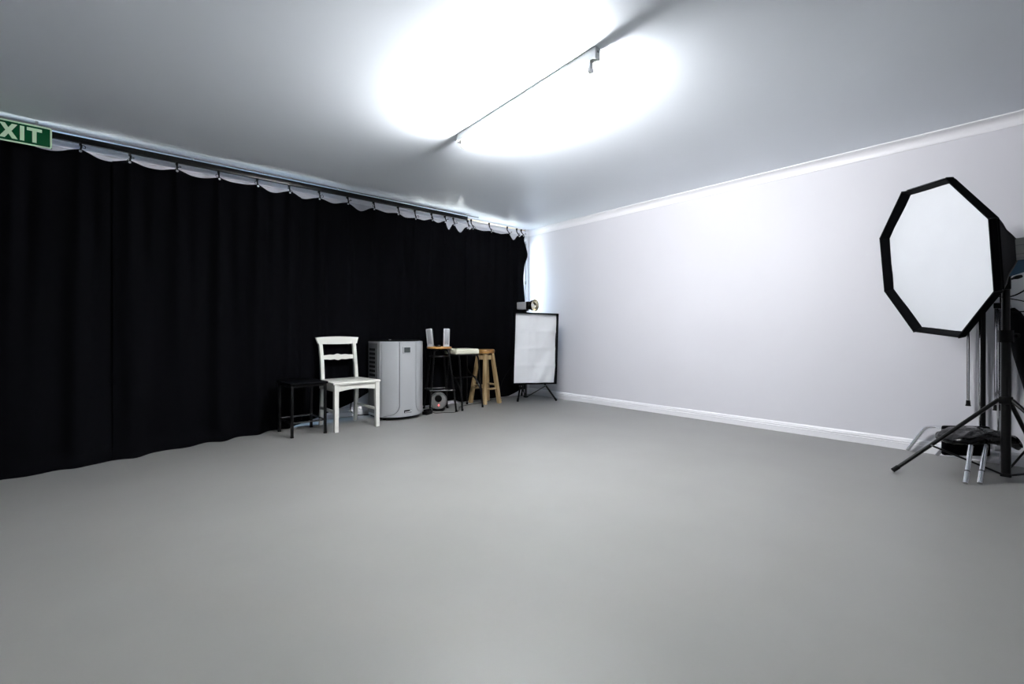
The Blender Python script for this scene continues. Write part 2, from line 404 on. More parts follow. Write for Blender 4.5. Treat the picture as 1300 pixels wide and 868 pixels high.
# ------------------------------------------------------------------ fluorescent batten
def batten(label, a, b, group):
    a, b = Vector((*a, H)), Vector((*b, H)); d = (b - a).normalized(); sdv = Vector((d.y, -d.x, 0)); c = (a + b) / 2
    t = thing('batten_light', label, 'ceiling light', c, 0, group)
    rot = Matrix((sdv, d, Vector((0, 0, 1)))).transposed(); L = (b - a).length
    MB().rbox(c + Vector((0, 0, -.029)), (.037, L, .058), .003, rot).build('housing', 'batten', t)
    for e, sg_ in ((a, 1), (b, -1)):
        MB().rbox(e + d * sg_ * .0 + Vector((0, 0, -.032)), (.042, .014, .064), .003, rot).build('end_cap', 'batten', t)
        MB().cyl(e - d * sg_ * .006 + Vector((0, 0, -.024)), e - d * sg_ * .0085 + Vector((0, 0, -.024)), .007, 12).build('knockout', 'greystrip', t)
        q = e + d * sg_ * .045
        h = MB().rbox(q + Vector((0, 0, -.076)), (.024, .018, .044), .003, rot)
        h.cyl(q - d * sg_ * .010 + Vector((0, 0, -.100)), q + d * sg_ * .010 + Vector((0, 0, -.100)), .017, 14)
        h.build('lamp_holder', 'batten', t)
    MB().cyl(a + d * .056 + Vector((0, 0, -.100)), b - d * .056 + Vector((0, 0, -.100)), .013, 16).build('tube', 'tube', t)
    MB().cyl(c + Vector((0, 0, -.02)) - sdv * .0185 - d * .22, c + Vector((0, 0, -.02)) - sdv * .020 - d * .22, .004, 8).build('screw', 'steel', t)
batten('white fluorescent batten light glowing on the ceiling', (1.98, 2.845), (1.915, 1.497), None)

# ------------------------------------------------------------------ black stool
st_ = thing('low_stool', 'low black metal stool with square seat beside the white chair', 'stool', (1.315, 4.39, 0), .03)
def L(o, n, m, p): return o.build(n, m, p, world=False)
L(MB().rbox((0, 0, .463), (.325, .40, .022), .008), 'seat', 'blackf', st_)
fr = MB()
for sx in (-1, 1): fr.box((sx * .142, 0, .443), (.02, .37, .02))
for sy in (-1, 1): fr.box((0, sy * .175, .443), (.30, .02, .02))
L(fr, 'seat_frame', 'blackm', st_)
for sx in (-1, 1):
    for sy in (-1, 1):
        leg = L(MB().rbox((sx * .142, sy * .175, .222), (.022, .022, .436), .003), 'leg', 'blackm', st_)
        L(MB().rbox((sx * .142, sy * .175, .006), (.025, .025, .012), .003), 'foot_cap', 'rubber', leg)
for sx in (-1, 1): L(MB().cyl((sx * .142, -.17, .125), (sx * .142, .17, .125), .007, 8), 'stretcher', 'blackm', st_)
for sy in (-1, 1): L(MB().cyl((-.135, sy * .175, .125), (.135, sy * .175, .125), .007, 8), 'stretcher', 'blackm', st_)

# ------------------------------------------------------------------ white chair
ch = thing('dining_chair', 'white painted wooden dining chair with curved top rail', 'chair', (1.742, 4.40, 0), math.radians(1.5))
def slab(pts, z0, z1, bev=.006):
    bm = bmesh.new(); vs = [bm.verts.new((a, b, z0)) for a, b in pts]; f = bm.faces.new(vs)
    r = bmesh.ops.extrude_face_region(bm, geom=[f]); bmesh.ops.translate(bm, vec=(0, 0, z1 - z0), verts=[v for v in r['geom'] if isinstance(v, bmesh.types.BMVert)])
    bmesh.ops.bevel(bm, geom=bm.edges[:], offset=bev, segments=2, affect='EDGES', profile=.5)
    bm.verts.index_update(); m = MB().add([v.co.copy() for v in bm.verts], [[v.index for v in f.verts] for f in bm.faces]); bm.free(); return m
L(slab([(-.232, -.228), (-.12, -.236), (.12, -.236), (.232, -.228), (.215, .0), (.195, .19), (-.195, .19), (-.215, 0)], .434, .455), 'seat', 'white_lacquer', ch)
ap = [(-.19, .434), (.19, .434), (.19, .365)] + [(.19 - .38 * k / 12, .365 + .022 * math.sin(PI * k / 12)) for k in range(1, 12)] + [(-.19, .365)]
L(MB().prism(ap, (0, -.212, 0), (1, 0, 0), (0, 0, 1), (0, .02, 0)), 'apron', 'white_lacquer', ch)
L(MB().prism(ap, (0, .175, 0), (1, 0, 0), (0, 0, 1), (0, .018, 0)), 'apron', 'white_lacquer', ch)
for sx in (-1, 1): L(MB().box((sx * .196, 0, .40), (.018, .38, .066)), 'apron', 'white_lacquer', ch)
def post(path, w, d):
    m = MB(); P = [Vector(p) for p in path]; vs = []; fs = []
    for i, p in enumerate(P):
        a = P[max(0, i - 1)]; b = P[min(len(P) - 1, i + 1)]; t = (b - a).normalized(); nn = Vector((1, 0, 0)).cross(t).normalized()
        k = w if not isinstance(w, (list, tuple)) else w[0] + (w[1] - w[0]) * i / (len(P) - 1)
        for sx, sy in ((-1, -1), (1, -1), (1, 1), (-1, 1)): vs.append(p + Vector((sx * k / 2, 0, 0)) + nn * sy * d / 2)
    for i in range(len(P) - 1):
        for k in range(4): fs.append((i * 4 + k, i * 4 + (k + 1) % 4, i * 4 + 4 + (k + 1) % 4, i * 4 + 4 + k))
    fs += [(3, 2, 1, 0), tuple(len(vs) - 4 + k for k in range(4))]
    return m.add(vs, fs)
for sx in (-1, 1):
    L(post([(sx * .201, -.209, 0), (sx * .199, -.207, .434)], (.034, .040), .040), 'leg', 'white_lacquer', ch)
    bp = bez([(sx * .176, .235, 0), (sx * .175, .212, .15), (sx * .174, .196, .33), (sx * .172, .198, .46), (sx * .170, .222, .64), (sx * .172, .262, .83)], 6)
    L(post(bp, (.032, .032), .034), 'leg', 'white_lacquer', ch)
    L(MB().rbox((sx * .188, .004, .175), (.016, .40, .028), .003), 'stretcher', 'white_lacquer', ch)
def backboard(zlo, zhi, xw, y0, bow, th, nx=40):
    """curved board; zlo, zhi functions of u in -1..1, xw(z-side) half widths"""
    vs = []; fs = []
    for i in range(nx + 1):
        u = -1 + 2 * i / nx
        for z, wv, yo in ((zlo(u), xw[0], 0), (zhi(u), xw[1], .010)):
            y = y0 + yo + bow * (1 - u * u)
            vs += [(u * wv, y - th / 2, z), (u * wv, y + th / 2, z)]
    for i in range(nx):
        a = i * 4; b = a + 4
        fs += [(a, b, b + 2, a + 2), (a + 1, a + 3, b + 3, b + 1), (a, a + 1, b + 1, b), (a + 2, b + 2, b + 3, a + 3)]
    fs += [(0, 2, 3, 1), (nx * 4, nx * 4 + 1, nx * 4 + 3, nx * 4 + 2)]
    return MB().add(vs, fs)
L(backboard(lambda u: .800 - .006 * (1 - u * u), lambda u: .862 + .010 * (1 - u * u), (.198, .217), .248, .026, .024), 'top_rail', 'white_lacquer', ch)
def bump(u): return .012 * math.exp(-(u / .16) ** 2) + .005 * math.exp(-((abs(u) - .48) / .2) ** 2)
L(backboard(lambda u: .645 - bump(u), lambda u: .685 + bump(u), (.158, .158), .226, .018, .016), 'back_slat', 'white_lacquer', ch)

# ------------------------------------------------------------------ portable air conditioner
AX, AY = 2.335, 4.43
def acf(x): return AY - .135 * (1 - min(1, abs((x - AX) / .25)) ** 2.6)
ac = thing('air_conditioner', 'silver grey portable air conditioner with small display on castors', 'air conditioner', (AX, 4.56, 0))
NF = 28; xs = [AX - .25 + .5 * k / NF for k in range(NF + 1)]
foot = [(x, acf(x)) for x in xs] + [(AX + .25, 4.70), (AX + .22, 4.74), (AX - .22, 4.74), (AX - .25, 4.70)]
MB().prism(foot, (0, 0, .035), (1, 0, 0), (0, 1, 0), (0, 0, .783)).build('body', 'acsilver', ac, ang=30)
ins = [(AX + (a - AX) * .93, 4.57 + (b - 4.57) * .90) for a, b in foot]
MB().prism(ins, (0, 0, .818), (1, 0, 0), (0, 1, 0), (0, 0, .014)).build('top_grille', 'blackp', ac, ang=30)
MB().lathe((2.21, 4.45, .832), (0, 0, 1), [(.014, 0), (.014, .007), (.011, .009)], 16).build('knob', 'steel', ac)
MB().prism(ins, (0, 0, .014), (1, 0, 0), (0, 1, 0), (0, 0, .022)).build('base', 'blackp', ac, ang=30)
for cx, cy in ((2.15, 4.45), (2.52, 4.45), (2.15, 4.70), (2.52, 4.70)):
    MB().cyl((cx - .012, cy, .016), (cx + .012, cy, .016), .016, 12).build('castor', 'rubber', ac)
def wing(sgn):
    vs = []; fs = []; nz = 40; nu = 12
    for j in range(nz + 1):
        z = .045 + (.812 - .045) * j / nz
        edge = .100
        if z < .155: edge = .235 - .135 * math.sqrt(max(0, 1 - ((.155 - z) / .11) ** 2))
        for i in range(nu + 1):
            q = edge + (.243 - edge) * i / nu; x = AX + sgn * q
            vs.append((x, acf(x) - .012 * (1 if i > 0 else .85), z))
    m = len(vs); vs += [(a, acf(a) + .002, c) for a, b, c in vs]
    W = nu + 1
    for j in range(nz):
        for i in range(nu):
            a = j * W + i; fs.append((a, a + 1, a + W + 1, a + W)); fs.append((m + a, m + a + W, m + a + W + 1, m + a + 1))
        fs.append((j * W, j * W + W, m + j * W + W, m + j * W)); fs.append((j * W + nu, m + j * W + nu, m + j * W + W + nu, j * W + W + nu))
    for i in range(nu):
        fs.append((i, m + i, m + i + 1, i + 1)); a = nz * W + i; fs.append((a, a + 1, m + a + 1, m + a))
    return MB().add(vs, fs)
for sg_ in (-1,):
    gp = []
    for j in range(41):
        z = .045 + (.812 - .045) * j / 40
        e_ = .100 if z >= .155 else .235 - .135 * math.sqrt(max(0, 1 - ((.155 - z) / .11) ** 2))
        x = AX + sg_ * (e_ - .011); gp.append((x, acf(x) - .001, z))
    MB().tube(gp, .0045, 6).build('groove', 'acdark', ac)
wing(-1).build('front_panel', 'acsilver', ac, ang=40); wing(1).build('front_panel', 'acsilver', ac, ang=40)
dsp = MB().rbox((2.325, acf(2.325) - .002, .730), (.096, .010, .072), .003).build('display', 'acsilver', ac)
MB().bb((2.290, acf(2.325) - .0085, .703), (2.360, acf(2.325) - .006, .757)).build('screen', 'screen', dsp, smooth=False)
bdg = MB().rbox((2.335, acf(2.335) - .002, .088), (.085, .008, .030), .003).build('badge', 'blackm', ac)
MB().rbox((2.328, acf(2.335) - .007, .083), (.058, .004, .010), .0015).lathe((2.366, acf(2.335) - .005, .090), (0, -1, 0), [(.011, 0), (.011, .003), (.006, .006)], 14).build('emblem', 'spk', bdg)
for sx in (-1, 1): MB().box((AX + sx * .2505, 4.585, .43), (.003, .22, .74)).build('side_panel', 'acdark', ac, smooth=False)
for k in range(9):
    MB().bb((AX - .2545, 4.53, .36 + k * .045), (AX - .2515, 4.67, .385 + k * .045)).build('side_vent', 'blackp', ac, smooth=False)

# ------------------------------------------------------------------ round pine-topped stool, speakers, subwoofer
FT = [(2.721, 4.497), (2.983, 4.347), (3.052, 4.640), (2.82, 4.79)]
SC = Vector((2.897, 4.570, 0))
s1 = thing('bar_stool', 'tall black metal stool with round orange pine seat carrying two speakers', 'stool', SC)
MB().lathe(SC + Vector((0, 0, .722)), (0, 0, 1), [(.132, 0), (.143, .004), (.146, .012), (.143, .021), (.132, .024)], 40).build('seat', 'pine', s1)
for (a, b) in FT:
    f = Vector((a, b, 0)); d = (SC - f); d.z = 0
    tp = f + d * .46
    pts = fillet([f + Vector((0, 0, .004)), tp + Vector((0, 0, .712)), SC + Vector((0, 0, .712)) - d * .1], .07, 7)
    lg = MB().tube(pts, .011, 10).build('leg', 'blackm', s1)
    MB().cyl(f, f + Vector((0, 0, .02)), .014, 10).build('foot_cap', 'rubber', lg)
def ringpts(h, ex):
    out = []
    for (a, b) in FT:
        f = Vector((a, b, 0)); d = SC - f; out.append(f + d * (.46 * h / .712) - d.normalized() * ex + Vector((0, 0, h)))
    return out
rp = ringpts(.245, .0)
for k in range(4): MB().cyl(rp[k] + (rp[k] - rp[(k + 1) % 4]).normalized() * .02, rp[(k + 1) % 4] + (rp[(k + 1) % 4] - rp[k]).normalized() * .02, .0085, 8).build('stretcher', 'blackm', s1)
up = ringpts(.635, 0.0); rr = (up[0] - SC).to_2d().length
circ = [SC + Vector((rr * math.cos(a * PI / 16), rr * math.sin(a * PI / 16), .635)) for a in range(33)]
MB().tube(circ, .0075, 8, cap=False).build('ring', 'blackm', s1)

def speaker(label, loc, rz, lean):
    t = thing('speaker', label, 'speaker', loc, rz, 'desktop speakers on the stool')
    rot = Matrix.Rotation(lean, 3, 'Y') @ Matrix.Rotation(-.10, 3, 'X')
    L(MB().rbox(rot @ Vector((0, 0, .108)), (.072, .045, .205), .009, rot), 'body', 'spk', t)
    L(MB().rbox(rot @ Vector((.003, -.0225, .112)), (.046, .006, .175), .002, rot), 'grille', 'grille', t)
    L(MB().rbox((0, 0, .006), (.075, .062, .012), .004), 'base', 'spk', t)
    L(MB().lathe(rot @ Vector((0, -.024, .03)), (0, -1, 0), [(.005, 0), (.005, .003)], 10), 'badge', 'steel', t)
ang = -math.atan2(.6616, .7498)
speaker('silver speaker tilted to one side on the pine stool seat', (2.822, 4.640, .746), ang - .1, -.13)
speaker('upright silver speaker on the pine stool seat', (2.945, 4.500, .746), ang + .15, .03)
pl = thing('music_player', 'small dark music player between the two speakers', 'music player', (2.872, 4.555, .746), ang + .3)
L(MB().rbox((0, 0, .007), (.065, .04, .014), .004), 'body', 'blackp', pl); L(MB().rbox((.008, -.004, .0155), (.028, .02, .004), .0015), 'dial', 'chrome', pl)

sb = thing('subwoofer', 'round grey subwoofer with red light under the pine stool', 'subwoofer', (2.885, 4.565, 0))
ax = Vector((-.56, -.82, -.02)).normalized(); so = Vector((2.875, 4.555, .118))
MB().lathe(so - ax * .085, ax, [(.035, 0), (.07, .008), (.092, .04), (.099, .08), (.099, .11), (.092, .132), (.080, .140)], 36).build('body', 'sub', sb)
fo = so + ax * .055
MB().lathe(fo - ax * .004, ax, [(.081, 0), (.080, .005), (.06, .009), (.02, .011), (.0, .011)], 36).build('front', 'sub', sb)
u_, v_ = frame_of(ax)
pc = fo + Vector((0, 0, .032)) + ax * .011
MB().lathe(pc - ax * .01, ax, [(.041, 0), (.041, .012), (.036, .016), (.033, .012), (.030, .009), (.012, .012), (0, .012)], 28).build('port', 'blackp', sb)
MB().lathe(fo + Vector((0, 0, -.045)) + u_ * .004 + ax * .004, ax, [(.008, 0), (.008, .004), (.004, .006)], 10).build('power_light', 'led', sb)
MB().rbox((2.885, 4.565, .012), (.13, .11, .024), .008, Matrix.Rotation(ang, 3, 'Z')).build('foot', 'blackp', sb)

# ------------------------------------------------------------------ cream stool
cs = thing('padded_stool', 'black tubular stool with square cream padded seat between the other stools', 'stool', (3.17, 4.54, 0))
rz2 = math.radians(-7); R2 = Matrix.Rotation(rz2, 3, 'Z'); c2 = Vector((3.192, 4.545, 0))
def W2(a, b, z): return c2 + R2 @ Vector((a, b, 0)) + Vector((0, 0, z))
MB().rbox(W2(0, 0, .685), (.320, .33, .062), .017, R2, 3).build('seat', 'cream', cs)
MB().box(W2(0, 0, .648), (.30, .29, .014), R2).build('seat_board', 'blackm', cs)
fl_, fr_ = Vector((3.072, 4.353, .004)), Vector((3.405, 4.40, .004))
for ft, tp, sx in ((fl_, W2(-.10, -.13, .65), -1), (fr_, W2(.155, -.13, .65), 1)):
    inn = W2(sx * .05 - .02, -.02, .65)
    lg = MB().tube(fillet([ft, tp, inn], .06, 7), .011, 10).build('leg', 'blackm', cs)
    MB().cyl(ft - Vector((0, 0, .004)), ft + Vector((0, 0, .02)), .0135, 10).build('foot_cap', 'rubber', lg)
for ft, tp in ((Vector((3.10, 4.745, .004)), W2(-.11, .12, .65)), (Vector((3.40, 4.715, .004)), W2(.14, .12, .65))):
    lg = MB().tube([ft, tp], .010, 10).build('leg', 'blackm', cs)
    MB().cyl(ft - Vector((0, 0, .004)), ft + Vector((0, 0, .018)), .013, 10).build('foot_cap', 'rubber', lg)
for ft, tp, bt, bp_ in ((fl_, W2(-.10, -.13, .65), Vector((3.10, 4.745, 0)), W2(-.11, .12, .65)), (fr_, W2(.155, -.13, .65), Vector((3.40, 4.715, 0)), W2(.14, .12, .65))):
    A = bt.lerp(bp_, .70); B = bt.lerp(bp_, .64).lerp(ft.lerp(tp, .64), .18); Cq = bt.lerp(bp_, .54).lerp(ft.lerp(tp, .54), .62); D = ft.lerp(tp, .36) + Vector((.0, .02, 0)); E_ = ft.lerp(tp, .17)
    MB().tube(bez([A, B, Cq, D, E_], 8), .0095, 10).build('brace', 'blackm', cs)
MB().rbox(W2(.06, .03, .365), (.30, .07, .010), .003, R2).build('footrest', 'blackm', cs)

# ------------------------------------------------------------------ wooden stool
ws = thing('wooden_stool', 'rustic weathered wooden stool with worn round seat and splayed legs', 'stool', (3.65, 4.655, 0))
WC = Vector((3.65, 4.655, 0))
MB().lathe(WC + Vector((0, 0, .638)), (0, 0, 1), [(.105, 0), (.116, .006), (.119, .022), (.118, .042), (.111, .054), (.09, .057)], 32).build('seat', 'oldseat', ws)
WF = [(3.505, 4.785), (3.540, 4.532), (3.768, 4.518), (3.786, 4.785)]
tops = []
for a, b in WF:
    f = Vector((a, b, 0)); d = WC - f; t_ = f + d * .52 + Vector((0, 0, .638)); tops.append((f, t_))
    MB().tube([f, t_], [.031, .026], 4, rot0=PI / 4 + math.atan2(d.y, d.x) * 0).build('leg', 'oldwood', ws, smooth=False)
for k in range(4):
    (f, t_), (g, q) = tops[k], tops[(k + 1) % 4]
    h = .19 if k % 2 else .235
    MB().tube([f.lerp(t_, h / .638), g.lerp(q, h / .638)], .014, 6).build('rung', 'oldwood', ws)
    A, B = f.lerp(t_, .93), g.lerp(q, .93); dv = (B - A).normalized(); mid = (A + B) / 2
    nrm = Vector((-dv.y, dv.x, 0)).normalized()
    MB().box(mid, ((B - A).length, .018, .06), Matrix((dv, nrm, Vector((0, 0, 1)))).transposed()).build('apron', 'oldwood', ws, smooth=False)

# ------------------------------------------------------------------ light stands (tripods)
def tripod(name, label, c, feet, hub_z, top_z, r=.017, mk='blackm', spread=.37, group=None, col=.28):
    t = thing(name, label, 'light stand', (c[0], c[1], 0), 0, group); c = Vector((c[0], c[1], 0)); Z = Vector((0, 0, 1))
    MB().cyl(c + Z * .035, c + Z * (hub_z + col), r, 16).build('column', mk, t)
    MB().cyl(c + Z * (hub_z + col - .02), c + Z * top_z, r * .82, 16).build('column', mk, t)
    MB().cyl(c + Z * (hub_z + col - .045), c + Z * (hub_z + col + .03), r * 1.5, 16).build('clamp_collar', 'blackp', t)
    MB().lathe(c + Vector((.0, 0, hub_z + col - .01)), (.75, -.66, .1), [(.007, 0), (.007, r * 1.5 + .02), (.015, r * 1.5 + .022), (.013, r * 1.5 + .045)], 12).build('clamp_knob', 'blackp', t)
    hub = MB().rbox(c + Z * hub_z, (.062, .062, .045), .008).build('hub', 'blackp', t)
    MB().lathe(c + Vector((.03, 0, hub_z)), (1, -.4, 0), [(.006, 0), (.006, .02), (.014, .022), (.014, .04)], 12).build('knob', 'red', hub)
    base = MB().rbox(c + Z * .042, (.05, .05, .022), .006).build('base_hub', 'blackp', t)
    for fx, fy in feet:
        f = Vector((fx, fy, .012)); d = (f - c); d.z = 0; d.normalize()
        a = c + d * .032 + Z * (hub_z + .004); side = Vector((-d.y, d.x, 0)) * .010
        lg = MB().tube([a, f], .0115, 10).build('leg', mk, t)
        e = (f - a).normalized(); MB().cyl(f - e * .04, f + e * .004 + Z * .002, .0135, 10).build('foot_cap', 'rubber', lg)
        q = f.lerp(a, spread); b0 = c + d * .022 + Z * .045
        MB().tube([q + side, b0 + side], .006, 8).build('brace', mk, t)
        MB().cyl(q - side * 1.6, q + side * 1.8, .005, 8).build('rivet', 'steel', t)
    return t
OP = (4.125, .090)
tripod('light_stand', 'black tripod light stand carrying the octagonal softbox by the white wall', OP, [(3.845, .585), (4.56, -.075), (3.80, -.38)], .500, 1.178, .0225, col=.40)
tripod('light_stand', 'black tripod light stand behind the rectangular softbox in the corner', (4.22, 4.50), [(3.985, 4.405), (4.42, 4.12), (4.40, 4.78)], .52, 1.1995, .014)

# ------------------------------------------------------------------ octagonal softbox
OC = Vector((3.804, .409, 1.359)); ON = Vector((-.607, .784, -.128)).normalized()
OU = Vector((0, 0, 1)).cross(ON).normalized(); OV = ON.cross(OU)
def octring(r, d): return [OC - ON * d + r * (math.cos(.302 + k * PI / 4) * OU + math.sin(.302 + k * PI / 4) * OV) for k in range(8)]
ob = thing('octagonal_softbox', 'large octagonal softbox with white front and black sides on tall stand', 'softbox', OC - ON * .42)
prof = [(.500, 0), (.496, .035), (.415, .11), (.315, .195), (.235, .275), (.190, .318), (.165, .342), (.085, .348)]
sub = []
for (r, d) in prof: sub += octring(r, d)
fs = [(i * 8 + k, i * 8 + (k + 1) % 8, i * 8 + 8 + (k + 1) % 8, i * 8 + 8 + k) for i in range(len(prof) - 1) for k in range(8)] + [tuple((len(prof) - 1) * 8 + k for k in range(8))]
MB().add(sub, fs).build('shell', 'blackf', ob, ang=30)
lip = octring(.500, -.002) + octring(.492, -.002) + octring(.468, .048) + octring(.490, .050)
fs = []
for a, b in ((0, 1), (1, 2), (2, 3), (3, 0)): fs += [(a * 8 + k, a * 8 + (k + 1) % 8, b * 8 + (k + 1) % 8, b * 8 + k) for k in range(8)]
MB().add(lip, fs).build('lip', 'blackf', ob, smooth=False)
# slightly slack diffuser cloth
vs = [OC - ON * .040]; fs = []; NR = 8
for i in range(1, NR + 1):
    for k in range(8):
        a, b = octring(.474 * i / NR, 0)[k], octring(.474 * i / NR, 0)[(k + 1) % 8]
        for j in range(4):
            p = a.lerp(b, j / 4); q = i / NR
            vs.append(p - ON * (.046 - .008 * (1 - q * q) + .0015 * q * q * math.sin(k * 2.1 + j * 1.7 + i)))
for k in range(32): fs.append((0, 1 + k, 1 + (k + 1) % 32))
for i in range(NR - 1):
    for k in range(32): a = 1 + i * 32; fs.append((a + k, a + 32 + k, a + 32 + (k + 1) % 32, a + (k + 1) % 32))
MB().add(vs, fs).build('diffuser', 'octdiff', ob, ang=60)
for k in range(8):
    MB().tube([octring(r + .002, d)[k] for r, d in prof[:-1]], .004, 6).build('rod_seam', 'blackp', ob)
r0, r1 = octring(.503, .004), octring(.503, .044)
tapek = [k for k in range(8)]
def stripe(k):
    a, b, c, d = r0[k], r0[(k + 1) % 8], r1[(k + 1) % 8], r1[k]
    cen = (a + b + c + d) / 4; o_ = (cen - OC + ON * .024).normalized() * .003
    pts = [cen + (p - cen) * .8 for p in (a, b, c, d)]
    return MB().add(pts + [p + o_ for p in pts], [(0, 1, 2, 3), (7, 6, 5, 4), (0, 4, 5, 1), (1, 5, 6, 2), (2, 6, 7, 3), (3, 7, 4, 0)])
best = max(range(8), key=lambda k: ((r0[k] + r0[(k + 1) % 8]) / 2 - OC).dot(Vector((.55, -.5, .67))))
stripe(best).build('shiny_strip', 'vinyl', ob)
MB().lathe(OC - ON * .335, -ON, [(.10, 0), (.10, .012), (.082, .014), (.082, .024)], 24).build('speed_ring', 'blackm', ob)

# flash head behind it
hc = OC - ON * .361; hb = -ON; hu = OU; hv = OV
fh = thing('flash_head', 'grey flash head with teal bracket mounted behind the octagonal softbox', 'flash head', hc)
rotH = Matrix((hu, hb, hv)).transposed()
MB().lathe(hc - hb * .001, hb, [(.078, 0), (.078, .030), (.06, .034)], 24).build('front_collar', 'blackp', fh)
MB().rbox(hc + hb * .17 - hv * .005, (.13, .27, .130), .010, rotH).build('casing', 'casing', fh)
for k in (-.022, .030): MB().box(hc + hb * .17 - hv * (.005 + k), (.1325, .268, .003), rotH).build('seam', 'acdark', fh)
MB().box(hc + hb * .17 - hv * .058, (.1335, .268, .008), rotH).build('seam', 'greystrip', fh)
MB().prism([(-.02, 0), (.20, 0), (.17, -.03), (.06, -.075), (-.01, -.09), (-.03, -.06)], hc + hb * .05 - hv * .069 - hu * .02, hb, hv, hu * .04).build('bracket', 'teal', fh)
MB().rbox((OP[0], OP[1], 1.215), (.045, .045, .075), .008).build('mount', 'blackp', fh)
MB().tube([(OP[0], OP[1], 1.24), hc + hb * .06 - hv * .12, hc + hb * .07 - hv * .085], .016, 10).build('arm', 'blackp', fh)
kd = Vector((.75, -.66, 0))
MB().cyl(Vector((OP[0], OP[1], 1.235)), Vector((OP[0], OP[1], 1.255)) + kd * .075, .006, 8).lathe(Vector((OP[0], OP[1], 1.25)) + kd * .05, kd + Vector((0, 0, .25)), [(.008, 0), (.012, .02), (.010, .045)], 10).build('tilt_handle', 'blackp', fh)

def cable(label, pts, r=.004):
    o = MB().tube(bez(pts, 12), r, 6).build('power_cable', 'rubber'); tag(o, label, 'cable'); return o
bk = hc + hb * .30
cable('black power cable looping down from the grey flash head', [bk + Vector((0, 0, -.03)), bk + Vector((.03, -.05, -.10)), (4.22, .02, 1.17), (4.165, .085, 1.13), (4.15, .11, 1.09), (4.18, .08, 1.05), (4.28, -.06, 1.06), (4.35, -.2, 1.2)])
cable('thin black sync cable draped around the octagonal softbox stand top', [(4.33, -.18, .98), (4.24, -.02, 1.09), (4.10, .10, 1.13), (3.99, .20, 1.155), (3.97, .24, 1.175), (4.0, .215, 1.185), (4.10, .12, 1.185)], .003)

# ------------------------------------------------------------------ rectangular softbox
TL, TR, BR_, BL_ = Vector((3.782, 4.224, 1.165)), Vector((4.346, 4.007, 1.15)), Vector((4.318, 4.031, .248)), Vector((3.751, 4.251, .263))
RC = (TL + TR + BR_ + BL_) / 4; RU = ((TR - TL) + (BR_ - BL_)).normalized(); RV0 = ((TL - BL_) + (TR - BR_)).normalized()
RN = RU.cross(RV0).normalized(); RV = RN.cross(RU)
if RN.y > 0: RN = -RN
hw, hh = .302, .452
def rect(a, b, d): return [RC - RN * d + RU * sx * a + RV * sz * b for sx, sz in ((-1, -1), (1, -1), (1, 1), (-1, 1))]
rb = thing('rectangular_softbox', 'upright rectangular softbox with creased white front in the corner', 'softbox', RC - RN * .3)
pr = [(hw, hh, 0), (hw, hh, .05), (hw * .80, hh * .84, .13), (hw * .50, hh * .5, .23), (.085, .10, .31), (.07, .07, .325)]
vs = []
for a, b, d in pr: vs += rect(a, b, d)
fs = [(i * 4 + k, i * 4 + (k + 1) % 4, i * 4 + 4 + (k + 1) % 4, i * 4 + 4 + k) for i in range(len(pr) - 1) for k in range(4)] + [tuple(len(vs) - 4 + k for k in range(4))]
MB().add(vs, fs).build('shell', 'blackf', rb, ang=20)
bw_ = .014
lip = rect(hw + .002, hh + .002, -.002) + rect(hw - bw_, hh - bw_, -.002) + rect(hw - bw_, hh - bw_, .045) + rect(hw - .002, hh - .002, .045)
fs = []
for a, b in ((0, 1), (1, 2), (2, 3), (3, 0)): fs += [(a * 4 + k, a * 4 + (k + 1) % 4, b * 4 + (k + 1) % 4, b * 4 + k) for k in range(4)]
MB().add(lip, fs).build('lip', 'blackf', rb, smooth=False)
vs = []; fs = []; NX, NZ = 32, 48
for i in range(NX + 1):
    for j in range(NZ + 1):
        a, b = -1 + 2 * i / NX, -1 + 2 * j / NZ
        cr = 0
        for q in (-.5, 0, .5): cr += .008 * math.exp(-abs(b - q) / .05)
        for q in (-.33, .02): cr -= .006 * math.exp(-abs(a - q) / .05)
        cr += .012 * math.sin(5 * (a * .9 - b * 1.2) + 1.3) * (.5 + .5 * a) + .012 * math.sin(9 * (a - b * .8)) * max(0, a * .5 - b * .5)
        vs.append(RC - RN * (.040 - cr) + RU * a * (hw - bw_) + RV * b * (hh - bw_))
for i in range(NX):
    for j in range(NZ):
        k = i * (NZ + 1) + j; fs.append((k, k + 1, k + NZ + 2, k + NZ + 1))
MB().add(vs, fs).build('diffuser', 'diff', rb, ang=180)
ringc = RC - RN * .325
MB().lathe(ringc, -RN, [(.075, 0), (.075, .014), (.06, .016), (.06, .03)], 20).build('speed_ring', 'blackm', rb)
MB().rbox(ringc - RN * .05, (.04, .07, .06), .008, Matrix.Rotation(math.atan2(-RN.y, -RN.x) - PI / 2, 3, 'Z')).build('mount', 'blackp', rb)

# small flash head on top of that stand
f2 = thing('flash_head', 'small silver flash head with shiny bowl reflector above the rectangular softbox', 'flash head', (4.22, 4.50, 1.205))
d2 = Vector((.10, -.99, 0)).normalized(); p2 = Vector((4.205, 4.62, 1.272)); s2 = Vector((d2.y * -1, d2.x, 0)); r2 = Matrix((s2, d2, Vector((0, 0, 1)))).transposed()
MB().rbox(p2 + d2 * .085, (.10, .17, .10), .012, r2).build('casing', 'spk', f2)
MB().rbox(p2 + d2 * .19, (.104, .045, .106), .010, r2).build('front_collar', 'blackp', f2)
MB().lathe(p2 + d2 * .21, d2, [(.035, 0), (.055, .012), (.074, .04), (.079, .075), (.081, .075), (.081, .078), (.077, .078), (.072, .042), (.052, .016), (.03, .008), (0, .008)], 32).build('reflector', 'gold', f2)
MB().lathe(p2 + d2 * .215, d2, [(.02, 0), (.02, .03), (.014, .04), (0, .042)], 14).build('flash_tube', 'diff', f2)
MB().rbox((4.22, 4.50, 1.212), (.05, .06, .025), .006).build('mount', 'blackp', f2)
